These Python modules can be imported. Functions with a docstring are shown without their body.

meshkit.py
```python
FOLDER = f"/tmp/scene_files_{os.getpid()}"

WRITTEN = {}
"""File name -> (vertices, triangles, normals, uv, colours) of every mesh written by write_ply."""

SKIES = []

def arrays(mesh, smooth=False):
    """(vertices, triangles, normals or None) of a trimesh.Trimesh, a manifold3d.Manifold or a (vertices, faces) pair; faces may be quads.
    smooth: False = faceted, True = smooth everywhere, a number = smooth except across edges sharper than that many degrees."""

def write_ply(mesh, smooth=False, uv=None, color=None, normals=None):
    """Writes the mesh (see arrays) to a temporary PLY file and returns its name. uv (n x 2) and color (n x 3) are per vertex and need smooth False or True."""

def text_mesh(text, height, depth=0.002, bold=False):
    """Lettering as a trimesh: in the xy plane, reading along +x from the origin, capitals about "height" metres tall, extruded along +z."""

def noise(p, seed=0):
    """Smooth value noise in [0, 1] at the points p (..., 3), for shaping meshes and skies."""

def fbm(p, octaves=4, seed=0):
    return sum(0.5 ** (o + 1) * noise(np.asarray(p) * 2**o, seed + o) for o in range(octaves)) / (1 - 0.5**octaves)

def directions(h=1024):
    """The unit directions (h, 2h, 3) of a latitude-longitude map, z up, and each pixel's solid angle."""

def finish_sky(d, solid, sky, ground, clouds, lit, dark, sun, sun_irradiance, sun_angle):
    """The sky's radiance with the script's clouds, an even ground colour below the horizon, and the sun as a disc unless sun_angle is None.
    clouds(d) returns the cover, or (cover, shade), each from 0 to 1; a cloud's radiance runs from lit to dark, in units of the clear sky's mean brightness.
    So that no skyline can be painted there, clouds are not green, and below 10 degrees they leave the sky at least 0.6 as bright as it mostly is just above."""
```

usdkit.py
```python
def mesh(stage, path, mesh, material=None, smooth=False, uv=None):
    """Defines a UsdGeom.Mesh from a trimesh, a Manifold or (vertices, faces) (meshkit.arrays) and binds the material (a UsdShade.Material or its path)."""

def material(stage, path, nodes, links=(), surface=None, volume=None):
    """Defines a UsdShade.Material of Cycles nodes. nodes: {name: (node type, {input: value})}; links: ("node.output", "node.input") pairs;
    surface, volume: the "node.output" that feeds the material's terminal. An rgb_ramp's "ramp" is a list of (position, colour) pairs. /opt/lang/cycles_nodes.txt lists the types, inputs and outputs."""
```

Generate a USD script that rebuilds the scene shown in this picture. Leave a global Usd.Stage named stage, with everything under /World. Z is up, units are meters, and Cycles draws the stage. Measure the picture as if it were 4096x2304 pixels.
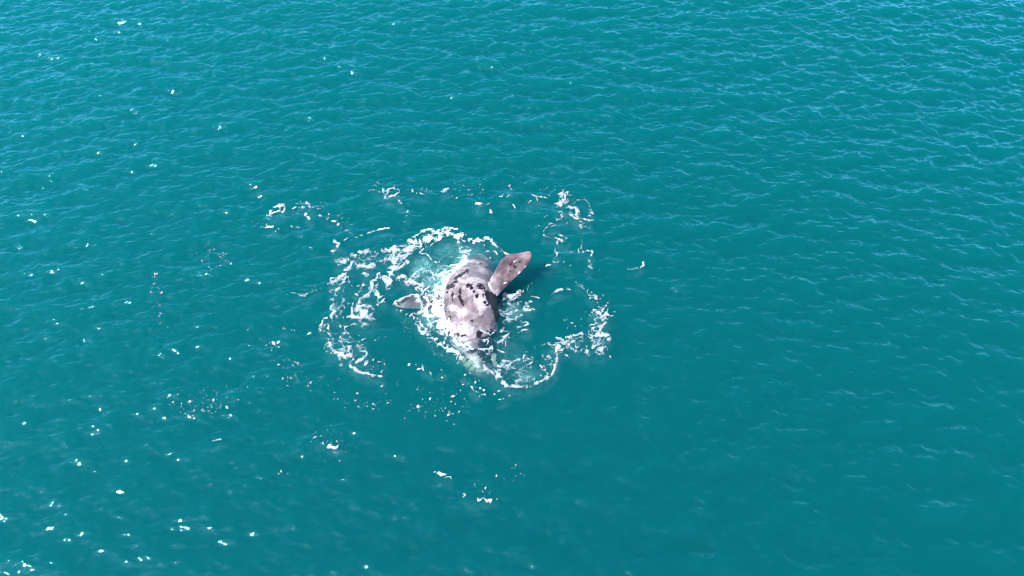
import math
import numpy as np
import trimesh
import manifold3d as m3
from scipy import ndimage
import usdkit
from meshkit import fbm, noise
from pxr import Usd, UsdGeom, UsdLux, UsdShade, Gf, Sdf, Vt

stage = Usd.Stage.CreateInMemory()
UsdGeom.SetStageUpAxis(stage, UsdGeom.Tokens.z)
UsdGeom.SetStageMetersPerUnit(stage, 1.0)
UsdGeom.Xform.Define(stage, "/World")
UsdGeom.Scope.Define(stage, "/World/Looks")

# ------------------------------------------------------------------ camera, sky, sun, exposure
PITCH = math.radians(51.0)
HEIGHT = 28.6
BACK = HEIGHT / math.tan(PITCH)
FOCAL, APERTURE = 27.2, 36.0
SUN_EL, SUN_AZ = math.radians(56.0), math.radians(-123.0)
EXPOSURE = 1.9
SKY_STRENGTH = 0.15
SUN_INTENSITY = 1.1

cam = UsdGeom.Camera.Define(stage, "/World/camera")
cam.CreateFocalLengthAttr(FOCAL)
cam.CreateHorizontalApertureAttr(APERTURE)
cam.CreateVerticalApertureAttr(APERTURE * 9 / 16)
cam.CreateExposureAttr(EXPOSURE)
cam.AddTranslateOp().Set(Gf.Vec3d(0, -BACK, HEIGHT))
cam.AddRotateXOp().Set(90 - math.degrees(PITCH))

sun_dir = np.array([math.cos(SUN_EL) * math.sin(SUN_AZ), math.cos(SUN_EL) * math.cos(SUN_AZ), math.sin(SUN_EL)])
dome = UsdLux.DomeLight.Define(stage, "/World/sky")
dome.GetPrim().SetCustomDataByKey("kind", "structure")
sky = usdkit.material(stage, "/World/Looks/sky_air", {
    "t": ("sky_texture", {"sky_type": "single_scattering", "sun_disc": False, "sun_elevation": SUN_EL, "sun_rotation": SUN_AZ}),
    "b": ("background_shader", {"strength": SKY_STRENGTH})}, [("t.color", "b.color")], surface="b.background")
UsdShade.MaterialBindingAPI.Apply(dome.GetPrim()).Bind(sky)
sun = UsdLux.DistantLight.Define(stage, "/World/sun")
sun.CreateNormalizeAttr(True)
sun.CreateIntensityAttr(SUN_INTENSITY)
sun.CreateAngleAttr(0.53)
sun.CreateColorAttr(Gf.Vec3f(1.0, 0.95, 0.88))
sun.AddRotateXYZOp().Set(Gf.Vec3f(90 - math.degrees(SUN_EL), 0, 180 - math.degrees(SUN_AZ)))


def tag(prim, label=None, category=None, group=None, kind=None):
    prim = prim.GetPrim() if hasattr(prim, "GetPrim") else prim
    for k, v in (("label", label), ("category", category), ("group", group), ("kind", kind)):
        if v:
            prim.SetCustomDataByKey(k, v)
    return prim


TF = APERTURE / 2 / FOCAL


def at(u, v, z=0.0):
    """World point at height z that the photograph (4096 x 2304) shows at (u, v)."""
    u, v, z = np.broadcast_arrays(np.asarray(u, float), np.asarray(v, float), np.asarray(z, float))
    a, b = (u - 2048) / 2048 * TF, -(v - 1152) / 2048 * TF
    d = np.stack([a, math.cos(PITCH) + b * math.sin(PITCH), -math.sin(PITCH) + b * math.cos(PITCH)], -1)
    t = (z - HEIGHT) / d[..., 2]
    return np.array([0, -BACK, HEIGHT]) + d * t[..., None]


def zp(x, y, z=0.0):
    """The same, measured on an enlargement of the animal whose corner lies at (1500, 900)."""
    return at(1500 + np.asarray(x, float) * 0.4487, 900 + np.asarray(y, float) * 0.4487, z)


# ------------------------------------------------------------------ the sea: a spectrum of waves
TILE, NT = 100.0, 3072


def ocean():
    rng = np.random.default_rng(11)
    k1 = np.fft.fftfreq(NT, TILE / NT) * 2 * np.pi
    kx, ky = np.meshgrid(k1, k1, indexing="xy")
    k = np.hypot(kx, ky)
    k[0, 0] = 1
    ang = np.arctan2(ky, kx)
    wave = lambda peak, cut: k ** -4.05 * np.exp(-(peak / k) ** 2) * np.exp(-(k / cut) ** 2)
    main = wave(2 * np.pi / 2.0, 2 * np.pi / 0.11) * (0.07 + np.cos(ang - math.radians(94)) ** 6)
    cross = wave(2 * np.pi / 1.0, 2 * np.pi / 0.11) * (0.1 + np.cos(ang - math.radians(52)) ** 2) * 0.28
    s = main + cross
    s[0, 0] = 0
    g = (rng.normal(size=(NT, NT)) + 1j * rng.normal(size=(NT, NT))) * np.sqrt(s)
    h = np.fft.ifft2(g)
    sx = np.fft.ifft2(1j * kx * g).real
    sy = np.fft.ifft2(1j * ky * g).real
    f = 0.32 / math.sqrt((sx ** 2 + sy ** 2).mean())
    dx = np.fft.ifft2(1j * kx / k * g).real
    dy = np.fft.ifft2(1j * ky / k * g).real
    return [a.astype(np.float32) * f for a in (h.real, dx, dy)]


OCEAN = ocean()
CHOP = 0.42
WHALE_AT = zp(900, 800)[:2]


def swell(x, y):
    """The displaced sea surface over the rest point (x, y)."""
    x, y = np.asarray(x, float), np.asarray(y, float)
    c = [(y / TILE * NT).ravel(), (x / TILE * NT).ravel()]
    h, dx, dy = (ndimage.map_coordinates(a, c, order=1, mode="grid-wrap").reshape(x.shape) for a in OCEAN)
    r = np.hypot(x - WHALE_AT[0], y - WHALE_AT[1])
    calm = 0.45 + 0.55 * np.clip((r - 2.5) / 7, 0, 1)
    gusts = 1.0 + 0.30 * np.clip((y + 6) / 20, -0.8, 1) + 0.5 * (fbm(np.stack([x / 14, y / 9, np.zeros_like(x)], -1), 3, 77) - 0.5)
    calm = calm * np.where(np.maximum(np.abs(x), np.abs(y)) < 150, gusts, 1.0)
    far = np.clip(1.6 - np.maximum(np.abs(x), np.abs(y)) / 150, 0.3, 1)
    return np.stack([x + CHOP * dx * calm, y + CHOP * dy * calm, h * calm * far], -1)


def axis(lo, hi, step, reach):
    inner = np.arange(lo, hi, step)
    out, s = [], step
    p = hi
    while p < reach:
        out.append(p)
        s *= 1.25
        p += s
    out.append(reach)
    q, s, low = lo, step, []
    while q > -reach:
        s *= 1.25
        q -= s
        low.append(max(q, -reach))
    return np.concatenate([low[::-1], inner, out])


def build_sea():
    xs, t = axis(-46, 46, 0.078, 1500), np.linspace(0, 1, 860)
    ys = axis(0, 62, 62 / 859, 1500) - 16
    near = (ys >= -16) & (ys <= 46)
    ys[near] = -16 + 62 * (0.62 * (ys[near] + 16) / 62 + 0.38 * ((ys[near] + 16) / 62) ** 2)
    X, Y = np.meshgrid(xs, ys)
    P = swell(X, Y).reshape(-1, 3)
    nx, ny = len(xs), len(ys)
    i = np.arange(nx * ny).reshape(ny, nx)
    q = np.stack([i[:-1, :-1], i[:-1, 1:], i[1:, 1:], i[1:, :-1]], -1).reshape(-1, 4)
    rim = np.concatenate([i[0, :-1], i[:-1, -1], i[-1, :0:-1], i[:0:-1, 0]])
    low = P[rim].copy()
    low[:, 2] = -40
    n0 = len(P)
    j = n0 + np.arange(len(rim))
    jn, rn = np.roll(j, -1), np.roll(rim, -1)
    side = np.stack([rim, j, jn, rn], -1)
    centre = np.array([[0, 0, -40.0]])
    f = np.vstack([q[:, [0, 1, 2]], q[:, [0, 2, 3]], side[:, [0, 1, 2]], side[:, [0, 2, 3]],
                   np.stack([jn, j, np.full(len(j), n0 + len(rim))], -1)])
    return np.vstack([P, low, centre]), f


sea_look = usdkit.material(stage, "/World/Looks/sea_water", {
    "g": ("geometry", {}),
    "map": ("mapping", {"scale": (0.8, 1.25, 1.0)}),
    "n1": ("noise_texture", {"scale": 10.0, "detail": 3.0, "roughness": 0.6, "distortion": 0.6}),
    "n2": ("noise_texture", {"scale": 38.0, "detail": 2.0, "roughness": 0.5}),
    "b0": ("bump", {"strength": 0.3, "distance": 0.0025}),
    "b": ("bump", {"strength": 0.12, "distance": 0.02}),
    "lw": ("layer_weight", {"blend": 0.5}),
    "p5": ("math", {"math_type": "power", "value2": 5.0}),
    "f": ("math", {"math_type": "multiply_add", "value2": 0.979, "value3": 0.021}),
    "t": ("transparent_bsdf", {"color": (1, 1, 1)}),
    "r": ("glossy_bsdf", {"color": (0.27, 0.68, 1.0), "roughness": 0.05}),
    "m": ("mix_closure", {}),
    "v": ("volume_coefficients", {"scatter_coeffs": (0.0, 0.110, 0.106), "absorption_coeffs": (0.85, 0.40, 0.39), "anisotropy": 0.1}),
}, [("g.position", "map.vector"), ("map.vector", "n1.vector"), ("map.vector", "n2.vector"), ("n2.fac", "b0.height"), ("b0.normal", "b.normal"), ("n1.fac", "b.height"), ("b.normal", "lw.normal"), ("lw.facing", "p5.value1"), ("p5.value", "f.value1"), ("b.normal", "r.normal"),
    ("f.value", "m.fac"), ("t.BSDF", "m.closure1"), ("r.BSDF", "m.closure2")],
    surface="m.closure", volume="v.closure")
sea_v, sea_f = build_sea()
sea = usdkit.mesh(stage, "/World/sea", (sea_v, sea_f), sea_look, smooth=True)
tag(sea, "teal sea with small wind waves and pale sky glints", "sea", kind="structure")

bed_look = usdkit.material(stage, "/World/Looks/sea_bed_sand", {
    "n": ("noise_texture", {"scale": 0.3, "detail": 4.0}), "r": ("rgb_ramp", {"ramp": [(0.3, (0.03, 0.1, 0.1)), (0.7, (0.05, 0.14, 0.13))]}),
    "p": ("principled_bsdf", {"roughness": 0.9})}, [("n.fac", "r.fac"), ("r.color", "p.base_color")], surface="p.BSDF")
bed = trimesh.creation.box([2990, 2990, 1])
bed.apply_translation([0, 0, -38.5])
tag(usdkit.mesh(stage, "/World/sea_bed", bed, bed_look), "dark sandy bottom deep below the sea", "sea bed", kind="structure")


# ------------------------------------------------------------------ the whale
PX = 0.4487 / 84.0                                   # metres to a pixel of the enlargement


def loft(path, half_w, half_h, n_ring=64, n_along=220, power=2.2):
    """A closed body round a path: elliptical rings of the given half widths and half heights."""
    from scipy.interpolate import PchipInterpolator
    path = np.asarray(path, float)
    t = np.concatenate([[0], np.cumsum(np.linalg.norm(np.diff(path, axis=0), axis=1))])
    # more rings where the ends round off
    u = 0.5 - 0.5 * np.cos(np.linspace(0, np.pi, n_along))
    u = (0.35 * u + 0.65 * np.linspace(0, 1, n_along)) * t[-1]
    c = PchipInterpolator(t, path)(u)
    w, h = PchipInterpolator(t, half_w)(u), PchipInterpolator(t, half_h)(u)
    tan = np.gradient(ndimage.gaussian_filter1d(c, 4, axis=0, mode="nearest"), axis=0)
    tan /= np.linalg.norm(tan, axis=1, keepdims=True)
    lat = np.cross(tan, [0, 0, 1.0])
    lat /= np.linalg.norm(lat, axis=1, keepdims=True)
    up = np.cross(lat, tan)
    a = np.linspace(0, 2 * np.pi, n_ring, endpoint=False)
    ca, sa = np.cos(a), np.sin(a)
    ca, sa = np.sign(ca) * np.abs(ca) ** (2 / power), np.sign(sa) * np.abs(sa) ** (2 / power)
    ring = c[:, None] + lat[:, None] * (w[:, None] * ca)[..., None] + up[:, None] * (h[:, None] * sa)[..., None]
    v = np.vstack([ring.reshape(-1, 3), c[:1], c[-1:]])
    i = np.arange(n_along * n_ring).reshape(n_along, n_ring)
    j = np.roll(i, -1, axis=1)
    f = np.vstack([np.stack([i[:-1], j[:-1], j[1:]], -1).reshape(-1, 3), np.stack([i[:-1], j[1:], i[1:]], -1).reshape(-1, 3),
                   np.stack([j[0], i[0], np.full(n_ring, len(v) - 2)], -1), np.stack([i[-1], j[-1], np.full(n_ring, len(v) - 1)], -1)])
    m = trimesh.Trimesh(v, f, process=True)
    m.fix_normals()
    return m


def resample(line, n):
    line = np.asarray(line, float)
    t = np.concatenate([[0], np.cumsum(np.linalg.norm(np.diff(line, axis=0), axis=1))])
    return np.stack([np.interp(np.linspace(0, t[-1], n), t, line[:, k]) for k in range(line.shape[1])], -1)


def paddle(lead, trail, thick0, thick1, n=40, nc=15, bow=0.0):
    """A flipper between two edges given in space, root first, tip last; thickest at the root and towards the leading edge."""
    A, B = resample(lead, n), resample(trail, n)
    A, B = (ndimage.gaussian_filter1d(x, 1.0, axis=0, mode="nearest") for x in (A, B))
    s = 0.5 - 0.5 * np.cos(np.linspace(0, np.pi, nc))
    mid = A[:, None] * (1 - s)[None, :, None] + B[:, None] * s[None, :, None]
    along = np.gradient((A + B) / 2, axis=0)
    nrm = np.cross(along, B - A)
    nrm /= np.linalg.norm(nrm, axis=1, keepdims=True) + 1e-9
    nrm = ndimage.gaussian_filter1d(nrm, 4, axis=0, mode="nearest")
    nrm /= np.linalg.norm(nrm, axis=1, keepdims=True)
    if nrm[n // 2, 2] < 0:
        nrm = -nrm
    q = np.linspace(0, 1, n)
    th = (thick0 * (1 - q) + thick1 * q)[:, None] * (np.sqrt(np.clip(4 * s * (1 - s), 0, 1)) * (1.15 - 0.5 * s))[None] + 0.012
    mid = mid + nrm[:, None] * (bow * np.sin(np.pi * s))[None, :, None] * (1 - q)[:, None, None]
    top, bot = mid + nrm[:, None] * th[..., None] / 2, mid - nrm[:, None] * th[..., None] / 2
    v = np.vstack([top.reshape(-1, 3), bot.reshape(-1, 3)])
    i = np.arange(n * nc).reshape(n, nc)
    k = i + n * nc
    quad = lambda a, b, c, d: np.vstack([np.stack([a, b, c], -1).reshape(-1, 3), np.stack([a, c, d], -1).reshape(-1, 3)])
    f = np.vstack([quad(i[:-1, :-1], i[:-1, 1:], i[1:, 1:], i[1:, :-1]), quad(k[:-1, :-1], k[1:, :-1], k[1:, 1:], k[:-1, 1:]),
                   quad(i[0, :-1], k[0, :-1], k[0, 1:], i[0, 1:]), quad(i[-1, 1:], k[-1, 1:], k[-1, :-1], i[-1, :-1]),
                   quad(i[1:, 0], k[1:, 0], k[:-1, 0], i[:-1, 0]), quad(i[:-1, -1], k[:-1, -1], k[1:, -1], i[1:, -1])])
    m = trimesh.Trimesh(v, f, process=True)
    m.fix_normals()
    return m


def solid(m):
    return m3.Manifold(m3.Mesh(np.asarray(m.vertices, np.float32), np.asarray(m.faces, np.uint32)))


# (x, y, half width) on the enlargement, then the height of the middle and the half height in metres; snout first
STATIONS = [(985, 1345, 8, -0.86, 0.04), (983, 1335, 70, -0.86, 0.28), (975, 1300, 120, -0.88, 0.48), (955, 1240, 150, -0.92, 0.62), (930, 1160, 178, -0.93, 0.74),
            (905, 1080, 197, -0.92, 0.86), (885, 1000, 212, -0.72, 0.95), (867, 900, 226, -0.42, 1.05), (855, 790, 240, -0.16, 1.12), (850, 690, 246, -0.1, 1.12),
            (858, 590, 228, -0.25, 1.05), (885, 500, 195, -0.55, 0.95), (925, 430, 160, -1.0, 0.85)]
_p = [zp(x, y, z) for x, y, w, z, h in STATIONS]
_w = [w * PX for x, y, w, z, h in STATIONS]
_h = [h for x, y, w, z, h in STATIONS]
for dx, dy, z, w, h in ((0.35, 1.2, -1.75, 0.66, 0.72), (0.8, 2.4, -2.6, 0.45, 0.55), (1.2, 3.5, -3.4, 0.28, 0.38), (1.45, 4.2, -3.9, 0.2, 0.2), (1.5, 4.35, -4.0, 0.05, 0.05)):
    _p.append(_p[12] + np.array([dx, dy, 0]) * [1, 1, 0] + [0, 0, z - _p[12][2]])
    _w.append(w)
    _h.append(h)
trunk = loft(_p, _w, _h)

raised = paddle(zp([940, 975, 1006, 1042, 1088, 1136, 1198, 1285, 1350, 1388], [610, 570, 522, 452, 366, 298, 256, 251, 236, 233], [0.35, 0.5, 0.6, 0.68, 0.78, 0.88, 1.0, 1.12, 1.22, 1.26]),
                zp([1030, 1088, 1112, 1160, 1210, 1288, 1346, 1382, 1394, 1397], [690, 640, 606, 558, 510, 434, 376, 326, 282, 252], [0.2, 0.4, 0.48, 0.58, 0.68, 0.85, 1.0, 1.12, 1.22, 1.25]), 0.38, 0.07, bow=0.09)
sunk = paddle(zp([720, 600, 520, 430, 385, 330, 250, 195, 168], [640, 640, 632, 618, 608, 612, 645, 680, 702], [-0.35, -0.3, -0.28, -0.24, -0.2, -0.16, -0.15, -0.17, -0.2]),
              zp([720, 600, 520, 450, 380, 300, 230, 190, 166], [780, 765, 752, 752, 748, 744, 738, 726, 712], [-0.6, -0.5, -0.45, -0.4, -0.34, -0.28, -0.25, -0.24, -0.24]), 0.24, 0.07)
tip = _p[-2]
flukes = []
for sgn in (-1, 1):
    X = lambda x, y, z: tip + np.array([sgn * x, y, z])
    flukes.append(paddle([X(0, -0.6, 0.2), X(0.7, -0.3, 0.05), X(1.5, 0.25, -0.1), X(2.2, 0.95, -0.25)], [X(0, 0.5, -0.1), X(0.6, 0.65, -0.15), X(1.4, 0.8, -0.2), X(2.2, 1.05, -0.26)], 0.22, 0.05))
whole = solid(trunk)
for part in (raised, sunk, *flukes):
    whole = whole + solid(part)
whole = whole.refine_to_length(0.055).to_mesh()
body = trimesh.Trimesh(whole.vert_properties[:, :3], whole.tri_verts, process=True)
trimesh.smoothing.filter_taubin(body, lamb=0.5, nu=0.53, iterations=14)
V = np.array(body.vertices)
N = np.array(body.vertex_normals)
V += N * (0.05 * (fbm(V * 1.3, 3, 5) - 0.5) + 0.018 * (fbm(V * [5, 5, 5], 3, 9) - 0.5))[:, None]
body = trimesh.Trimesh(V, body.faces, process=False)


def to_px(p):
    """Where the photograph's enlargement of the animal shows the points p."""
    q = np.asarray(p) - [0, -BACK, HEIGHT]
    depth = q[:, 1] * math.cos(PITCH) - q[:, 2] * math.sin(PITCH)
    b = q[:, 1] * math.sin(PITCH) + q[:, 2] * math.cos(PITCH)
    u, v = 2048 + q[:, 0] / depth / TF * 2048, 1152 - b / depth / TF * 2048
    return np.stack([(u - 1500) / 0.4487, (v - 900) / 0.4487], -1)


# black markings on the pale skin: (x, y, radius x, radius y, turn in degrees) on the enlargement
SPOTS = [(650, 552, 17, 22, 20), (690, 546, 20, 22, 0), (715, 505, 22, 16, -20), (728, 470, 34, 14, -35), (762, 446, 32, 15, -30), (790, 430, 22, 14, -30), (820, 410, 16, 18, 0),
         (760, 590, 12, 24, 10), (755, 640, 13, 22, 0), (772, 677, 13, 26, -20), (786, 715, 5, 14, 0), (690, 630, 10, 24, 15), (690, 665, 8, 10, 0), (645, 600, 9, 9, 0), (630, 660, 6, 6, 0),
         (768, 790, 12, 40, -5), (670, 825, 12, 19, 0), (840, 535, 26, 16, -15), (858, 562, 12, 18, 0), (884, 590, 11, 12, 0), (935, 540, 30, 19, -10), (948, 566, 12, 8, 0), (908, 628, 16, 19, 10),
         (972, 562, 9, 8, 0), (630, 770, 5, 8, 0), (640, 890, 12, 10, 0), (760, 885, 18, 7, 0), (865, 855, 9, 12, 0), (985, 690, 14, 14, 0), (965, 625, 9, 16, 0), (1000, 715, 16, 9, 0),
         (1000, 378, 18, 6, 20), (940, 345, 12, 4, 0), (884, 350, 9, 5, -20), (720, 985, 40, 20, 0), (790, 990, 30, 14, 0), (930, 975, 26, 30, 0), (1050, 985, 44, 44, 0),
         (1000, 1065, 75, 66, 0), (960, 1130, 50, 46, 0), (1060, 1120, 36, 60, 0), (860, 1125, 40, 20, 0), (1020, 1200, 60, 40, 0), (1200, 510, 12, 4, 20), (1245, 370, 18, 8, 40), (1215, 345, 16, 5, -50), (1290, 330, 14, 7, 0), (1205, 410, 6, 8, 0)]
SHADED_BLACK_STRIP = np.array([(972, 578), (1020, 588), (1075, 618), (1150, 660), (1150, 760), (1120, 860), (1070, 868), (1062, 800), (1046, 760), (1026, 716), (1003, 690), (988, 650)])  # right side: black skin, with the shade on it painted in as well
from shapely.geometry import Polygon
import shapely


def markings(v, n):
    p = to_px(v)
    dark = np.full(len(v), -1.0)
    for x, y, rx, ry, turn in SPOTS:
        c, s = math.cos(math.radians(turn)), math.sin(math.radians(turn))
        a, b = (p[:, 0] - x) * c + (p[:, 1] - y) * s, -(p[:, 0] - x) * s + (p[:, 1] - y) * c
        dark = np.maximum(dark, 1 - np.hypot(a / rx, b / ry) * 0.66)
    strip = Polygon(SHADED_BLACK_STRIP)
    d = shapely.distance(shapely.points(p), strip.exterior) * np.where(shapely.contains_xy(strip, p[:, 0], p[:, 1]), 1, -1)
    dark = np.maximum(dark, np.clip(d / 22 + 0.25, -1, 1))
    seen = np.einsum("ij,ij->i", n, np.array([0, -BACK, HEIGHT]) - v) > -0.5
    other = (fbm(v * 0.9, 4, 3) - 0.55) * 5
    return np.where(seen, dark, np.clip(other, -1, 1)).astype(np.float32)


def primvar(mesh, name, values):
    UsdGeom.PrimvarsAPI(mesh).CreatePrimvar(name, Sdf.ValueTypeNames.FloatArray, "vertex").Set(Vt.FloatArray.FromNumpy(np.asarray(values, np.float32)))


skin = usdkit.material(stage, "/World/Looks/whale_skin", {
    "g": ("geometry", {}),
    "dark": ("attribute", {"attribute": "dark"}),
    "n1": ("noise_texture", {"scale": 8.0, "detail": 6.0, "roughness": 0.78}),
    "n2": ("noise_texture", {"scale": 1.1, "detail": 5.0, "roughness": 0.6}),
    "n3": ("noise_texture", {"scale": 7.0, "detail": 6.0, "roughness": 0.75}),
    "tone": ("rgb_ramp", {"ramp": [(0.34, (0.045, 0.036, 0.042)), (0.5, (0.102, 0.082, 0.090)), (0.62, (0.21, 0.188, 0.20))]}),
    "fine": ("rgb_ramp", {"ramp": [(0.3, (0.5, 0.48, 0.49)), (0.5, (1, 1, 1)), (0.7, (1.35, 1.31, 1.33))]}),
    "mul": ("mix", {"mix_type": "multiply", "fac": 0.8}),
    "off": ("math", {"math_type": "multiply_add", "value2": 3.4, "value3": -1.68}),
    "sum": ("math", {"math_type": "add"}),
    "edge": ("map_range", {"from_min": 0.22, "from_max": 0.36, "to_min": 0.0, "to_max": 1.0, "clamp": True}),
    "mix": ("mix", {"mix_type": "mix", "color2": (0.004, 0.0025, 0.004)}),
    "h": ("math", {"math_type": "multiply_add", "value2": 0.5}),
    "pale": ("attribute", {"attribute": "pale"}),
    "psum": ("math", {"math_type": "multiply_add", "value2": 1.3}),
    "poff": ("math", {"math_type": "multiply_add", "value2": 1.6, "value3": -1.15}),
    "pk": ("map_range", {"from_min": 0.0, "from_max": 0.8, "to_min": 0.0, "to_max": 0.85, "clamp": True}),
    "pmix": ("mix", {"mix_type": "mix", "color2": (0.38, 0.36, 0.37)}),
    "limb": ("attribute", {"attribute": "limb"}),
    "brown": ("mix", {"mix_type": "multiply", "color2": (0.46, 0.39, 0.40)}),
    "b": ("bump", {"strength": 0.4, "distance": 0.02}),
    "p": ("principled_bsdf", {"roughness": 0.3, "specular_ior_level": 0.2}),
}, [("g.position", "n1.vector"), ("g.position", "n2.vector"), ("g.position", "n3.vector"), ("n2.fac", "tone.fac"), ("n3.fac", "fine.fac"),
    ("tone.color", "mul.color1"), ("fine.color", "mul.color2"), ("n1.fac", "off.value1"), ("dark.fac", "sum.value1"), ("off.value", "sum.value2"), ("sum.value", "edge.value"),
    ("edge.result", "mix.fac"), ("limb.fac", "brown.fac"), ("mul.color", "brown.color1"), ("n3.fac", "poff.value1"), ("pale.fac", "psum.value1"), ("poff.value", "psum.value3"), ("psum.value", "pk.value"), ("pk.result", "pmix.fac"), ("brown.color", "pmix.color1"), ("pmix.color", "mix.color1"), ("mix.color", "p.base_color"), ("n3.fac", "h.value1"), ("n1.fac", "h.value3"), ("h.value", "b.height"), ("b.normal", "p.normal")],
    surface="p.BSDF")
base = zp(870, 780, 0)
whale = UsdGeom.Xform.Define(stage, "/World/whale")
whale.AddTranslateOp().Set(Gf.Vec3d(*map(float, base)))
tag(whale, "mottled grey whale with black markings rolled over, one flipper raised out of the water", "whale")
limb = np.where((V - base)[:, 0] < 0, 0.4, 1.0) * np.clip((np.abs((V - base)[:, 0] * 1.0 + 0.08) - 1.15) / 0.35, 0, 1)
local = trimesh.Trimesh(V - base, body.faces, process=False)
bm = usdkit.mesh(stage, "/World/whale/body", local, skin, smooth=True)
primvar(bm, "dark", markings(V, np.array(body.vertex_normals)))

primvar(bm, "limb", limb)
pale = np.zeros(len(V))  # light skin marks, plus sun glare on wet skin painted into the colour
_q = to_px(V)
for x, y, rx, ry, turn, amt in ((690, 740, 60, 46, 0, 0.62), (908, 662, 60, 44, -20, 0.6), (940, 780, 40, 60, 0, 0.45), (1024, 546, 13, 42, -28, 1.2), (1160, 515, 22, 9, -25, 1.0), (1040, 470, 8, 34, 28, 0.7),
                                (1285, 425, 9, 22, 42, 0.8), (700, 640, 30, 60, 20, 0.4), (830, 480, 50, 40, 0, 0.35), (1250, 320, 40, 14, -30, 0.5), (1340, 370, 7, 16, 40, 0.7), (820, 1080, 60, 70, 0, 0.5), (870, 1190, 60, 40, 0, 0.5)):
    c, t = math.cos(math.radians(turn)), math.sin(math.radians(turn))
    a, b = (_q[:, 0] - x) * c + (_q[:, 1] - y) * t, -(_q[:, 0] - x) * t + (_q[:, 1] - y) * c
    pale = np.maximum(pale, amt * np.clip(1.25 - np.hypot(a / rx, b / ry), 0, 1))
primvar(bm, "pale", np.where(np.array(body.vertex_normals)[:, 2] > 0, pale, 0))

callous = usdkit.material(stage, "/World/Looks/whale_callosity", {
    "n": ("noise_texture", {"scale": 16.0, "detail": 4.0, "roughness": 0.7}),
    "r": ("rgb_ramp", {"ramp": [(0.3, (0.06, 0.058, 0.042)), (0.6, (0.21, 0.205, 0.155))]}),
    "b": ("bump", {"strength": 0.8, "distance": 0.03}),
    "p": ("principled_bsdf", {"roughness": 0.8})}, [("n.fac", "r.fac"), ("r.color", "p.base_color"), ("n.fac", "b.height"), ("b.normal", "p.normal")], surface="p.BSDF")
px_all = to_px(V)
front = np.einsum("ij,ij->i", np.array(body.vertex_normals), np.array([0, -BACK, HEIGHT]) - V) > 0
for k, (x, y, rx, ry, lab) in enumerate([(835, 1240, 0.24, 0.15, "pale green knobbly callosity on the left of the snout"), (1062, 1185, 0.15, 0.3, "pale callosity on the right side of the jaw"),
                                         (945, 1302, 0.24, 0.1, None), (872, 1282, 0.17, 0.1, None), (800, 1215, 0.1, 0.12, None), (1010, 1312, 0.1, 0.07, None), (1075, 1245, 0.12, 0.15, None), (800, 1195, 0.14, 0.12, None)]):
    d = np.hypot(px_all[:, 0] - x, px_all[:, 1] - y) + 1e3 * ~front
    i = int(np.argmin(d))
    c = trimesh.creation.icosphere(4, 1.0)
    cv = np.array(c.vertices)
    cv *= (0.45 + 0.95 * fbm(cv * 3.2 + k * 7, 4, k))[:, None]
    nz = np.array(body.vertex_normals)[i]
    ax = np.cross([0, 1.0, 0], nz)
    ax /= np.linalg.norm(ax)
    ay = np.cross(nz, ax)
    cv = V[i] + cv[:, :1] * rx * ax + cv[:, 1:2] * ry * ay + cv[:, 2:] * 0.09 * nz
    q = usdkit.mesh(stage, "/World/whale/callosity" + (f"_{k:03d}" if k else ""), trimesh.Trimesh(cv - base, c.faces, process=False), callous, smooth=True)
    tag(q, lab)


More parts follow.
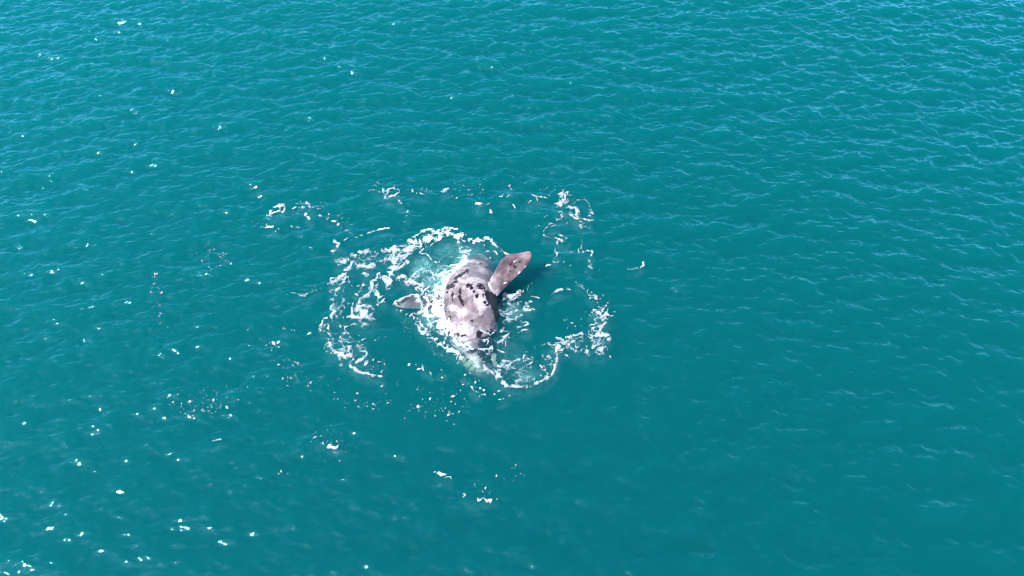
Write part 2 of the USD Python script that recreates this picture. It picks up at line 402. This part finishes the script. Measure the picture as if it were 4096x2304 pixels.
# ------------------------------------------------------------------ foam
# Each line: patch, enlargement it was measured on, kind (s solid, l lace, f flecks), width, then points.
STROKES = """
swirl A s 40 1530,190 1580,200
swirl A s 15 1570,165 1650,155 1720,185 1690,240 1570,265
swirl A l 26 1720,200 1740,300
swirl A l 34 1470,100 1430,160 1360,220
swirl A s 12 1440,190 1500,215
swirl A f 40 1150,165 1300,185
swirl A l 24 1880,170 2030,215
swirl A f 70 1850,200 2050,190
swirl A l 20 2280,150 2220,205
west A s 24 640,310 690,355
west A l 30 560,300 640,310
west A l 40 300,380 360,380 370,430 260,440 210,470
west A l 30 510,385 600,370
west A f 100 560,400 700,380 820,370
west A s 12 640,450 690,500
west A l 28 150,600 280,610 310,660
west A s 10 170,605 280,612
west A l 18 350,630 410,690
west A l 22 480,615 580,620
west A f 70 30,560 150,600 330,760
west A l 26 820,470 900,510 1020,570
west A f 46 900,490 1030,500
west A f 90 1080,520 1120,620 1100,700
west A s 22 970,750 1050,825
west A l 18 1350,690 1500,655 1620,625
west A s 7 1370,685 1500,655 1620,625
west A f 16 1640,760 1530,810
west A s 16 1800,470 1780,530
west A l 18 1790,430 1830,405
west A l 8 1100,760 1250,720 1400,690
west A s 12 700,850 715,870
west A s 18 960,905 1010,880
west A f 50 420,770 520,810
west A f 30 1180,580 1400,600
west A s 14 0,150 60,130
arc A s 46 1030,1000 1100,990 1180,930 1260,900 1360,890 1480,900 1600,870 1720,855 1880,830
arc A s 40 1100,1000 1180,1010 1290,1060 1420,1050
arc A l 40 1360,900 1360,950 1440,990 1540,990
arc A s 40 1180,1040 1120,1120 1060,1180 960,1220
arc A s 36 1850,860 1770,940 1690,1000 1650,1080
arc A l 44 1830,1000 1680,1090
arc A s 16 1480,860 1460,820
arc A s 34 1110,1200 1060,1280 980,1330 940,1330
arc A l 24 900,1270 960,1250
arc A l 26 480,1370 640,1390 800,1310
arc A s 8 490,1375 640,1390 680,1370
arc A f 80 520,1320 650,1310 800,1290
arc A l 18 420,1400 450,1380
arc A s 30 1310,1290 1260,1380 1200,1440
arc A s 32 1430,1270 1400,1360 1320,1440
arc A l 38 1530,1150 1470,1200 1450,1250 1490,1290
arc A l 46 1640,1100 1620,1250 1600,1310
arc A s 16 1140,1190 1160,1260 1200,1290 1270,1290
arc A s 20 1060,1350 1080,1400
arc A s 26 980,1380 930,1440
arc A s 18 1340,1150 1365,1165
inner A s 22 1700,1220 1780,1180 1860,1210 1800,1250 1900,1240 2000,1260 2000,1340 1980,1400
inner A l 22 2230,950 2220,1000 2150,1010
inner A l 14 2100,1080 2080,1180
inner A l 20 2318,1050 2220,1060 2150,1130
inner A s 24 2250,1110 2170,1190 2110,1260 2100,1330
inner A s 7 1960,890 2100,820 2220,740
inner A s 6 1960,900 2040,920 2090,970
rim A s 50 1880,770 2000,780 2100,730 2200,690 2318,640
rim A l 30 1900,720 2000,660 2150,650 2318,610
rim A s 10 1900,720 2000,660 2150,650 2318,610
rim A l 26 2000,800 2120,790 2220,740
rim B s 40 0,690 100,720 170,660
rim B s 16 0,610 100,620
rim B l 40 60,700 200,780 340,770 480,760
rim B s 20 200,760 300,760 400,755
rim B s 22 500,780 580,830 640,890 720,920
rim B l 44 90,790 120,820
rim B l 18 380,760 430,840
rim B s 16 440,880 530,880 560,930 470,960 400,980
rim B s 10 0,960 150,950
rim B s 9 0,1045 130,1030
rim B l 26 230,860 200,910
hug B s 50 170,950 190,1010 130,1080
hug B l 120 150,900 150,1000 80,1080
ripple B l 34 670,105 720,135
ripple B l 36 590,250 640,230 700,240
ripple B s 10 910,215 1000,250 1110,270
ripple B s 12 1010,265 1010,290
ripple B s 10 900,290 950,280
ripple B s 20 290,335 350,345
ripple B f 40 0,370 290,350
ripple B l 14 370,345 500,340
ripple B l 20 480,410 500,480
ripple B l 20 720,350 735,390
ripple B f 30 880,80 900,150 950,210
ripple B f 130 40,200 280,200
ripple B f 130 900,150 1150,200
ripple B l 24 960,620 1020,560
ripple B l 16 1070,470 1140,460
curls B l 60 1330,230 1350,280 1280,310 1240,340
curls B s 26 1340,250 1300,310
curls B l 30 1270,240 1330,220 1420,210
curls B l 22 1430,310 1510,295
curls B f 40 1550,280 1600,350 1640,450 1610,510
curls B l 26 1550,280 1600,350 1640,450
curls B s 32 1380,370 1450,400 1490,450 1480,490
curls B s 20 1340,440 1320,470
curls B l 36 1260,390 1290,450 1240,500
curls B l 24 1370,440 1450,510 1560,510
curls B s 8 1420,490 1470,520 1560,500
curls B s 14 1580,510 1610,525
east B l 16 1240,575 1150,585 1100,640 1100,700 1190,740
east B s 7 1240,575 1150,585 1100,640 1100,700 1130,725
east B l 14 1140,550 1200,550
east B l 10 1310,545 1450,550 1600,560
east B l 36 1500,570 1530,600
east B f 110 1600,560 1600,680 1560,800
east B s 16 1210,690 1280,700 1350,745 1280,760 1220,740
east B l 14 1240,770 1220,850
east B s 12 1230,880 1260,885 1240,940 1220,955
east B l 22 1170,1000 1240,1010 1300,1020
east B s 9 1110,1045 1160,1040
east B l 28 1340,1010 1400,1040
east B s 9 1480,840 1500,890
east B l 24 1520,760 1510,850 1560,890
east B s 22 1610,890 1630,940 1650,890
east B l 34 1610,1030 1650,1070 1650,1090
east B f 90 1600,860 1690,960 1700,1100
east B f 70 1750,940 1780,1090
east B f 60 1570,1130 1640,1180 1660,1260
east B l 34 1480,1260 1540,1280 1560,1310
east B l 44 1600,1340 1700,1420
east B l 14 2060,1100 2180,1095 2250,1060 2250,1010
east B f 40 1380,800 1400,960
flank B s 28 640,1400 720,1390 820,1360
flank B s 9 650,1410 640,1449
flank B s 8 720,1430 800,1410
flank B l 26 830,1385 900,1350 960,1250
flank B s 16 1170,1390 1240,1350 1330,1320 1390,1330
flank B f 20 1400,1370 1490,1360
flank B f 36 1090,1200 1160,1210
flank B s 7 940,1400 1020,1435
flank D l 26 630,350 700,320 830,320
flank D s 8 640,350 800,345
flank D s 8 560,430 620,450 720,460
flank D s 22 880,370 950,330
flank D l 22 870,400 990,400
flank D l 16 740,420 770,395 810,410
flank D s 7 740,420 770,395 810,410
flank D l 18 700,500 800,490 860,440
flank D l 26 750,520 880,530
flank D s 20 900,560 860,590
flank D l 18 560,480 640,530 700,560
flank D l 110 620,420 700,520 640,590
flank D f 150 650,400 760,480 700,580
flank D s 17 580,760 640,740 680,690 760,660 850,640 900,645
flank D l 30 590,660 620,640 640,600
flank D s 9 600,660 630,640 610,680
flank D s 8 660,760 660,830
flank D l 40 700,740 640,770
flank D f 14 545,380 540,600
arc C s 36 1140,130 1100,230 1040,270 990,330 970,380
arc C s 70 1000,400 1050,420 1050,490 1035,540
arc C s 28 910,470 980,510
arc C s 22 1100,370 1040,370
arc C s 12 900,330 900,440
arc C l 34 740,330 830,330 900,300
arc C s 30 660,370 680,420 650,470
arc C s 14 650,470 560,500 510,590
arc C s 12 510,640 560,580 620,550
arc C l 30 540,650 600,600
arc C s 18 620,580 630,650 670,720 640,770
arc C s 38 630,780 610,850 640,880
arc C s 22 640,880 720,880 780,900 820,930
arc C s 18 800,890 870,860 890,810 910,775
arc C s 44 780,930 860,940
arc C s 20 760,960 745,1020
arc C s 25 910,780 960,820 1010,870 1040,900 1020,970 970,1000
arc C s 12 930,760 1040,730
arc C s 7 960,820 1030,790
arc C l 34 800,490 750,560 770,620
arc C s 12 800,490 750,560 770,620
arc C l 28 850,490 920,480
arc C s 11 970,570 880,600 820,620 800,690 750,740
arc C l 14 970,640 960,690
arc C l 20 700,690 740,670
arc C s 30 930,985 890,1040 930,1090 1010,1130 1070,1150
arc C s 15 1070,1150 1170,1160 1230,1180 1260,1200
arc C s 16 1140,975 1080,1010 1050,1050
arc C l 18 1200,1000 1250,990 1260,1060 1230,1110
arc C s 15 1210,1250 1225,1230
arc C f 110 1120,1080 1230,1120 1260,1280
arc C l 44 1180,180 1190,290 1250,300 1190,340
arc C l 38 1140,500 1160,490
arc C f 120 700,400 860,380 800,480
arc C l 60 1280,30 1330,60 1310,140
arc C f 70 650,720 760,790 800,850
fin C s 17 1370,340 1390,320 1480,290 1560,230 1640,220
fin C s 18 1380,345 1410,355
fin C s 28 1640,240 1640,290 1680,340 1710,400
fin C s 14 1680,340 1700,290 1760,240 1830,230
fin C s 12 1790,260 1790,340 1740,400
fin C l 20 1380,400 1460,435 1560,480 1620,490
fin C l 50 1600,480 1640,500 1690,580 1750,630 1780,690
fin C s 22 1690,560 1750,630 1780,690
fin C l 44 1780,540 1830,610
hug C s 40 1700,440 1800,460 1900,540 1960,570
hug C l 46 1860,600 1990,640 2060,700
hug C s 16 1900,600 1990,640 2060,690
hug C s 80 1970,180 1910,300 1890,400 1930,500 1980,580
hug C l 60 1830,230 1850,330 1860,430
hug C s 11 1700,130 1720,180 1700,220
hug C s 10 1790,130 1730,160
hug C s 60 2060,60 2000,130 1960,200
trail C f 60 1780,700 1900,780 2000,850 2150,950 2200,990
trail C l 40 1860,730 1960,800 2060,880 2200,980
trail C f 100 1780,820 1900,920 2050,1010
trail C s 20 1935,1105 1950,1120
trail C s 13 1790,1125 1800,1135
trail C s 13 2200,1160 2220,1170
trail C f 22 1500,1035 1590,1045
trail C l 34 1720,1070 1740,1100
trail C f 70 1600,1050 1750,1080
trail C f 90 1850,1200 2050,1220 2200,1280
trail C f 80 1500,560 1560,760
trail C f 60 1150,740 1300,660
west C s 7 20,640 110,630
west C l 24 190,630 210,640
west C l 20 400,690 440,660
west C f 60 530,280 520,200 300,190
head D s 9 0,600 120,590 250,590
head D s 9 -60,630 60,630 180,615 300,590
head D s 10 -40,668 60,665 150,650 230,620 330,600
head D s 36 230,630 300,600 340,610
head D l 16 160,730 230,680 280,660
head D s 6 100,735 180,720 230,680 300,655
head D s 12 340,640 420,660 470,690 540,650 610,635
head D s 40 60,740 110,800 160,840
head D s 14 200,840 270,850
head D s 9 330,855 420,860
head D l 14 170,980 260,1020 350,1040
head D s 8 380,880 440,920
head D l 50 400,740 480,860
head D f 70 200,800 350,880 480,940
ring D s 44 390,1055 470,1120 540,1150 560,1210
ring D s 34 540,1150 600,1240 640,1290 660,1300
ring D s 32 660,1290 760,1310 870,1310 950,1270 1040,1250 1090,1200 1150,1170
ring D s 20 1040,1190 1060,1150
ring D s 22 1140,1190 1190,1140 1220,1050 1240,950 1220,860 1170,810
ring D l 24 1140,950 1170,900
ring D s 26 880,930 860,960 800,990 740,1010
ring D l 36 860,950 980,960 1060,1030 1080,1080
ring D s 14 920,960 1000,990 1060,1030 1080,1080
ring D s 16 990,1100 1050,1100 1110,1095
ring D s 10 880,1060 950,1030 1000,990
ring D l 36 560,1040 650,1060 740,1030
ring D s 14 560,1050 650,1060 740,1030
ring D l 28 590,1000 700,1020
ring D l 34 560,1110 640,1090
ring D s 9 560,890 640,910
ring D l 30 660,800 680,860 740,900
ring D l 28 740,940 800,980
ring D l 20 870,920 900,880 980,840
ring D l 20 1060,820 1110,820
ring D s 16 1150,800 1210,830
ring D l 120 880,1000 960,1080 850,1140
ring D f 160 760,880 900,900 1000,950
ring D f 130 700,1200 850,1250
ring D l 50 1080,900 1160,1010 1140,1080
ring D s 20 1130,940 1160,940
streak D s 54 1270,840 1320,800 1350,790
streak D s 28 1400,770 1450,770
streak D l 26 1370,720 1480,700 1550,680
streak D s 9 1400,715 1480,700 1550,680
streak D l 20 1250,740 1340,720
streak D l 26 1350,850 1450,870 1470,910
streak D l 34 1520,860 1600,800 1660,780
streak D s 54 1600,890 1680,850 1740,800 1760,890
streak D s 40 1700,800 1720,720 1780,690 1830,700
streak D l 44 1640,650 1640,740 1700,760
streak D s 34 1720,700 1760,600 1800,550 1750,500 1710,440
streak D l 30 1660,440 1730,400 1800,380
streak D s 12 1660,440 1730,400
streak D l 38 1790,380 1840,440 1790,480
streak D l 34 1660,560 1690,620
streak D f 110 1680,250 1780,340 1860,460
streak D f 110 1420,560 1560,520 1640,420
streak D f 90 1450,800 1600,740
streak D f 60 1300,900 1400,980
streak D f 60 1840,820 1860,960
tail D s 10 240,1290 260,1330 340,1360
tail D f 150 250,1230 400,1330
tail D s 10 560,1445 640,1420
tail D l 14 690,1400 680,1430
tail D f 90 500,1330 700,1420
tail P l 12 1852,1984 1876,2003 1964,2006 1988,1996
tail P f 34 1895,1935 1920,1965 1960,1985
tail P l 10 1742,1882 1800,1908
tail P f 60 2020,1890 2110,1900
tail P f 80 1300,1740 1340,1790
tail P l 12 1255,1755 1340,1790
tail P f 40 1080,1930 1150,1900
flecks P f 60 700,1600 860,1590 1040,1560
flecks P f 60 740,1640 900,1640
flecks P f 40 620,1120 640,1330
flecks P f 60 1000,1330 1200,1480
flecks P f 70 1150,1500 1500,1600
flecks P f 90 1500,1560 1800,1640
flecks P s 10 395,868 450,872
flecks P s 8 860,1765 875,1762
flecks P f 70 830,1020 880,1050
"""
STROKES += """
hug W s 80 600,540 560,640 570,740 610,830 650,900
hug W l 120 540,500 500,620 520,760 600,860
hug W s 34 800,330 760,370 690,430 640,490 590,560
hug W s 46 800,290 790,330 770,370
hug W l 60 690,400 560,480 520,540
arc C t 150 850,120 740,330 700,560
arc C t 130 760,560 800,760 900,900
arc A t 110 1150,960 1400,940 1700,960
ring D t 170 700,1150 900,1200 1050,1080
flank D t 150 680,380 760,560 700,700
streak D t 120 1500,820 1700,700 1760,480
trail C t 60 1700,640 1900,800 2150,960
fin W l 70 520,590 490,690 530,780
hug W s 26 440,650 480,690 450,750
inner W l 40 330,470 420,400 520,420
inner W l 40 380,560 470,480 600,440
hug W s 12 560,480 620,420 700,400
"""
ZOOMS = {"W": (1500, 900, 0.4487), "A": (1000, 700, 0.3451), "B": (1800, 700, 0.3451), "C": (1100, 1100, 0.3451), "D": (1800, 1100, 0.3451), "P": (0, 0, 1.0)}
PATCHES = {
    "swirl": "small bright foam swirl on the water farthest behind the whale",
    "west": "scattered broken foam flecks and threads far behind the whale on its left",
    "arc": "long broad curved foam band on the water out beyond the sunken flipper",
    "inner": "thin winding foam thread between the curved foam band and the whale's side",
    "rim": "bright foam band curving round behind the whale up to its raised flipper",
    "hug": "thick white splash foam lying against the whale's left flank",
    "ripple": "thin foam threads and dots on rippled water beyond the raised flipper's tip",
    "curls": "curled foam patch in the upper right of the foam circle",
    "east": "loose foam dots and loops along the right of the foam circle",
    "flank": "tangled foam threads in the dark water beside the whale's right flank",
    "fin": "foam line along the edge of the whale's sunken left flipper",
    "head": "thin foam streaks washing over the whale's head and throat",
    "trail": "diagonal trail of foam dots on the water left of the whale's head",
    "ring": "foam ring on the water just in front of the whale's snout",
    "streak": "bright jagged foam streak at the right end of the foam circle",
    "tail": "few small foam curls and dots on the calm water in front of the whale",
    "flecks": "sparse foam flecks on the water left of the foam circle",
}
STEP = 0.016


def height_under(X, Y):
    """The height of the whale's trunk over (x, y), or -9 where there is none."""
    from scipy.interpolate import LinearNDInterpolator
    n = np.array(trunk.vertex_normals)
    keep = (n[:, 2] > 0.02) & (np.array(trunk.vertices)[:, 2] > -0.9)
    p = np.array(trunk.vertices)[keep]
    out = np.full(X.shape, -9.0)
    box = (X > p[:, 0].min()) & (X < p[:, 0].max()) & (Y > p[:, 1].min()) & (Y < p[:, 1].max())
    z = LinearNDInterpolator(p[:, :2], p[:, 2])(X[box], Y[box])
    out[box] = np.where(np.isfinite(z), z, -9)
    return out


def photo(p):
    q = to_px(p)
    return np.stack([1500 + q[..., 0] * 0.4487, 900 + q[..., 1] * 0.4487], -1)


def build_foam():
    from scipy.spatial import cKDTree
    rng = np.random.default_rng(5)
    c = at([350, 2650, 350, 2650], [720, 720, 2020, 2020])
    xs, ys = np.arange(c[:, 0].min() + 3, c[:, 0].max() - 1, STEP), np.arange(c[:, 1].min(), c[:, 1].max(), STEP)
    xs = xs[(xs > at(360, 1500)[0]) & (xs < at(2640, 900)[0])]
    X, Y = np.meshgrid(xs, ys)
    P = swell(X, Y)
    Z = P[..., 2].copy()
    H = height_under(P[..., 0], P[..., 1])
    over = np.maximum(Z, H + 0.012)
    P[..., 2] = over
    flat = np.stack([X, Y, np.zeros_like(X)], -1)
    q = to_px(P.reshape(-1, 3)).reshape(P.shape[:2] + (2,)) * 0.4487 + [1500, 900]
    # noises: a warp, two grains and a net of cells
    w1, w2 = fbm(flat * [1.6, 1.6, 1], 3, 21) - 0.5, fbm(flat * [1.6, 1.6, 1], 3, 22) - 0.5
    wide = np.stack([X + 0.5 * w1, Y + 0.5 * w2, np.zeros_like(X)], -1)
    fine = fbm(wide * [6.5, 6.5, 1], 4, 31) - 0.5
    ridge = 1 - np.abs(2 * fbm(wide * [2.6, 2.6, 1], 3, 41) - 1) * 2.4
    big = fbm(flat * [0.9, 0.9, 1], 2, 51) - 0.5
    seeds = rng.uniform([xs[0], ys[0]], [xs[-1], ys[-1]], size=(int((xs[-1] - xs[0]) * (ys[-1] - ys[0]) * 15), 2))
    d, _ = cKDTree(seeds).query(np.stack([wide[..., 0].ravel() + 0.22 * fine.ravel(), wide[..., 1].ravel() + 0.22 * np.roll(fine, 60, 1).ravel()], -1), 2, workers=4)
    net = np.clip(1 - (d[:, 1] - d[:, 0]).reshape(X.shape) / 0.05, -1.8, 1)
    px_w = q + np.stack([w1, w2], -1) * 26 + np.stack([fine, np.roll(fine, 40, 0)], -1) * 9
    field = np.full(X.shape, -1.0)
    owner = np.zeros(X.shape, np.int16)
    veil = np.zeros(X.shape)
    names = list(PATCHES)
    dots = []
    for line in filter(None, STROKES.splitlines()):
        name, zoom, kind, width, *pts = line.split()
        ox, oy, sc = ZOOMS[zoom]
        pts = np.array([[float(t) for t in p.split(",")] for p in pts]) * sc + [ox, oy]
        width = float(width) * sc
        lo, hi = pts.min(0) - width * 3 - 24, pts.max(0) + width * 3 + 24
        rows = np.nonzero((q[..., 1] > lo[1]).any(1) & (q[..., 1] < hi[1]).any(1))[0]
        cols = np.nonzero((q[..., 0] > lo[0]).any(0) & (q[..., 0] < hi[0]).any(0))[0]
        if not len(rows) or not len(cols):
            continue
        sl = np.s_[rows[0]:rows[-1] + 1, cols[0]:cols[-1] + 1]
        p = px_w[sl] if kind != "f" else q[sl]
        best = np.full(p.shape[:2], 1e9)
        for a, b in zip(pts[:-1], pts[1:]):
            ab = b - a
            t = np.clip(((p - a) @ ab) / max(ab @ ab, 1e-9), 0, 1)
            best = np.minimum(best, np.hypot(*np.moveaxis(p - a - t[..., None] * ab, -1, 0)))
        r = best / (width * 0.72)
        if kind == "s":
            core = 0.60 + (0.3 if name == "hug" else 0.0) - r ** 1.5 + fine[sl] * 3.8 + 0.5 * np.maximum(ridge[sl], -1) - 0.30 + big[sl] * 0.8
            thread = np.minimum(net[sl] * 0.95 + fine[sl] * 1.8 - 0.30, 0.5) + big[sl] * 1.4 - np.maximum(r - 1.25, 0) * 1.1
            val = np.maximum(core, thread)
            veil[sl] = np.maximum(veil[sl], np.clip(1.25 - best / (width * 1.5 + 7), 0, 1))
        elif kind in "lt":
            val = np.minimum(net[sl] * 0.95 + 0.25 * ridge[sl] + fine[sl] * 1.7 - (0.30 if kind == "l" else 0.55), 0.6) + big[sl] * 1.8 - np.maximum(r - 0.55, 0) * 1.5
            veil[sl] = np.maximum(veil[sl], 0.45 * np.clip(1.1 - best / (width * 1.4 + 6), 0, 1))
        else:
            inside = np.argwhere(r < 1.5)
            if not len(inside):
                continue
            area = len(inside) * STEP ** 2
            n = rng.poisson(area * 26)
            pick = inside[rng.integers(0, len(inside), n)]
            keep = rng.uniform(size=n) < np.clip(1.3 - r[pick[:, 0], pick[:, 1]], 0, 1)
            pick = pick[keep] + [rows[0], cols[0]]
            cl = big[pick[:, 0], pick[:, 1]]
            pick = pick[rng.uniform(size=len(pick)) < np.clip(0.62 + cl * 4, 0.1, 1)]
            rad = 0.005 + 0.0105 * rng.gamma(1.1, 0.75, len(pick))
            dots += [(y, x, min(e, 0.11), names.index(name)) for (y, x), e in zip(pick, rad)]
            continue
        better = val > field[sl]
        field[sl] = np.where(better, val, field[sl])
        owner[sl] = np.where(better, names.index(name), owner[sl])
    for y, x, e, k in dots:
        n = int(e / STEP * 2.2) + 2
        sl = np.s_[max(y - n, 0):y + n + 1, max(x - n, 0):x + n + 1]
        th = rng.uniform(0, np.pi)
        a, b = (X[sl] - xs[x]) * math.cos(th) + (Y[sl] - ys[y]) * math.sin(th), -(X[sl] - xs[x]) * math.sin(th) + (Y[sl] - ys[y]) * math.cos(th)
        val = 1.15 * (1 - np.hypot(a / (e * rng.uniform(1.0, 2.6)), b / e)) + fine[sl] * 0.25
        better = val > field[sl]
        field[sl] = np.where(better, val, field[sl])
        owner[sl] = np.where(better, k, owner[sl])
    field -= np.clip((H - Z - 0.22) / 0.25, 0, 3)
    field = np.clip(field, -1, 1.2)
    thick = 0.022 * np.sqrt(np.clip(field, 0, 1)) + 0.02 * np.clip(field, 0, 1) * (fine + 0.5) - 0.004
    P[..., 2] = over + thick
    # cut the two triangles of every cell where the field crosses nought
    ny, nx = X.shape
    idx = np.arange(ny * nx).reshape(ny, nx)
    tri = np.concatenate([np.stack([idx[:-1, :-1], idx[:-1, 1:], idx[1:, 1:]], -1).reshape(-1, 3), np.stack([idx[:-1, :-1], idx[1:, 1:], idx[1:, :-1]], -1).reshape(-1, 3)])
    fl, pts = field.ravel(), P.reshape(-1, 3)
    pos = fl[tri] > 0
    tri = tri[pos.any(1)]
    pos = fl[tri] > 0
    cnt = pos.sum(1)

    def cut(a, b):
        t = (fl[a] / (fl[a] - fl[b]))[:, None]
        z = pts[a] * (1 - t) + pts[b] * t
        z[:, 2] = (over.ravel()[a] * (1 - t[:, 0]) + over.ravel()[b] * t[:, 0]) - 0.004
        return z
    pts, fl = np.column_stack([pts, np.clip(fl, 0, 1)]), fl
    full = tri[cnt == 3]
    out = [pts[full]]
    one = tri[cnt == 1]
    s = pos[cnt == 1].argmax(1)
    a, b, c_ = (np.take_along_axis(one, ((s + k) % 3)[:, None], 1)[:, 0] for k in range(3))
    out.append(np.stack([pts[a], cut(a, b), cut(a, c_)], 1))
    own = [owner.ravel()[full[:, 0]], owner.ravel()[a]]
    two = tri[cnt == 2]
    s = (~pos[cnt == 2]).argmax(1)
    a, b, c_ = (np.take_along_axis(two, ((s + k) % 3)[:, None], 1)[:, 0] for k in range(3))
    ab, ac = cut(b, a), cut(c_, a)
    out += [np.stack([ab, pts[b], pts[c_]], 1), np.stack([ab, pts[c_], ac], 1)]
    own += [owner.ravel()[b], owner.ravel()[b]]
    return np.concatenate(out), np.concatenate(own), names, (X, Y, Z, veil, fine, big)


def foam_material(path, low, high):
    return usdkit.material(stage, path, {
        "g": ("geometry", {}),
        "a": ("attribute", {"attribute": "cover"}),
        "n": ("noise_texture", {"scale": 34.0, "detail": 4.0, "roughness": 0.7}),
        "r": ("rgb_ramp", {"ramp": [(0.32, low), (0.64, high)]}),
        "h": ("math", {"math_type": "multiply_add", "value2": 3.0, "value3": -1.62}),
        "s": ("math", {"math_type": "multiply_add", "value2": 1.35}),
        "k": ("map_range", {"from_min": -0.25, "from_max": 1.15, "to_min": 0.0, "to_max": 0.88, "clamp": True}),
        "b": ("bump", {"strength": 0.5, "distance": 0.02}),
        "t": ("transparent_bsdf", {"color": (1, 1, 1)}),
        "p": ("diffuse_bsdf", {"roughness": 0.5}), "m": ("mix_closure", {})},
        [("g.position", "n.vector"), ("n.fac", "r.fac"), ("r.color", "p.color"), ("n.fac", "b.height"), ("b.normal", "p.normal"), ("n.fac", "h.value1"), ("a.fac", "s.value1"),
         ("h.value", "s.value3"), ("s.value", "k.value"), ("k.result", "m.fac"), ("t.BSDF", "m.closure1"), ("p.BSDF", "m.closure2")], surface="m.closure")


foam_look = foam_material("/World/Looks/sea_foam", (0.15, 0.18, 0.20), (0.30, 0.33, 0.35))
thick_look = foam_material("/World/Looks/churned_foam", (0.24, 0.27, 0.29), (0.48, 0.50, 0.52))
fleck_look = foam_material("/World/Looks/foam_flecks", (0.22, 0.27, 0.30), (0.40, 0.44, 0.47))
tris, own, patch_names, grids = build_foam()
made = 0
for k, name in enumerate(patch_names):
    t = tris[own == k]
    if not len(t):
        continue
    flat_v = np.round(t.reshape(-1, 4), 5)
    u, inv = np.unique(flat_v, axis=0, return_inverse=True)
    m = usdkit.mesh(stage, "/World/sea_foam" + (f"_{made:03d}" if made else ""), (u[:, :3], inv.reshape(-1, 3)), thick_look if name in ("hug", "rim") else fleck_look if name in ("trail", "tail", "flecks", "west", "ripple") else foam_look, smooth=True)
    primvar(m, "cover", u[:, 3])
    tag(m, PATCHES[name], "foam", kind="stuff")
    made += 1
import sys
print("foam triangles", len(tris), len(sea_f), len(body.faces), file=sys.stderr)


# ------------------------------------------------------------------ clouds of fine bubbles just below the surface
def build_bubbles():
    X, Y, Z, veil, fine, big = grids
    v = ndimage.gaussian_filter(veil, 5) * 0.07
    s = np.s_[::4, ::4]
    x, y, z, a = X[s], Y[s], Z[s], v[s]
    p = photo(swell(x, y).reshape(-1, 3)).reshape(x.shape + (2,))
    for cx, cy, rx, ry, amt in ((1860, 1030, 60, 55, 1.0), (1770, 1110, 85, 90, 0.75), (1690, 1050, 60, 55, 0.5), (1740, 1220, 70, 80, 0.7), (2050, 1400, 60, 60, 0.25), (2040, 1220, 60, 40, 0.4), (2120, 1480, 60, 40, 0.3), (1830, 1000, 120, 60, 0.35)):
        a = np.maximum(a, amt * np.clip(1.2 - np.hypot((p[..., 0] - cx) / rx, (p[..., 1] - cy) / ry) * 1.0, 0, 1))
    a = np.clip(a * (0.75 + 1.3 * big[s]) + fine[s] * 0.35 * a, 0, 1)
    P = swell(x, y)
    P[..., 2] = z - 0.40 - 0.15 * (1 - a)
    ny, nx = x.shape
    i = np.arange(nx * ny).reshape(ny, nx)
    f = np.vstack([np.stack([i[:-1, :-1], i[:-1, 1:], i[1:, 1:]], -1).reshape(-1, 3), np.stack([i[:-1, :-1], i[1:, 1:], i[1:, :-1]], -1).reshape(-1, 3)])
    f = f[(a.ravel()[f] > 0.01).any(1)]
    use, inv = np.unique(f, return_inverse=True)
    return P.reshape(-1, 3)[use], inv.reshape(-1, 3), a.ravel()[use]


bubble_look = usdkit.material(stage, "/World/Looks/bubble_cloud", {
    "a": ("attribute", {"attribute": "amount"}),
    "n": ("noise_texture", {"scale": 1.9, "detail": 5.0, "roughness": 0.65, "distortion": 1.4}),
    "k": ("map_range", {"from_min": 0.33, "from_max": 0.68, "to_min": 0.05, "to_max": 0.9, "clamp": True}),
    "x": ("math", {"math_type": "multiply"}),
    "t": ("transparent_bsdf", {"color": (1, 1, 1)}), "d": ("diffuse_bsdf", {"color": (0.45, 0.62, 0.6)}), "m": ("mix_closure", {})},
    [("n.fac", "k.value"), ("k.result", "x.value1"), ("a.fac", "x.value2"), ("x.value", "m.fac"), ("t.BSDF", "m.closure1"), ("d.BSDF", "m.closure2")], surface="m.closure")
bv, bf, ba = build_bubbles()
bub = usdkit.mesh(stage, "/World/bubble_cloud", (bv, bf), bubble_look, smooth=True)
primvar(bub, "amount", ba)
tag(bub, "pale milky clouds of fine bubbles just under the water around the whale", "bubbles", kind="stuff")
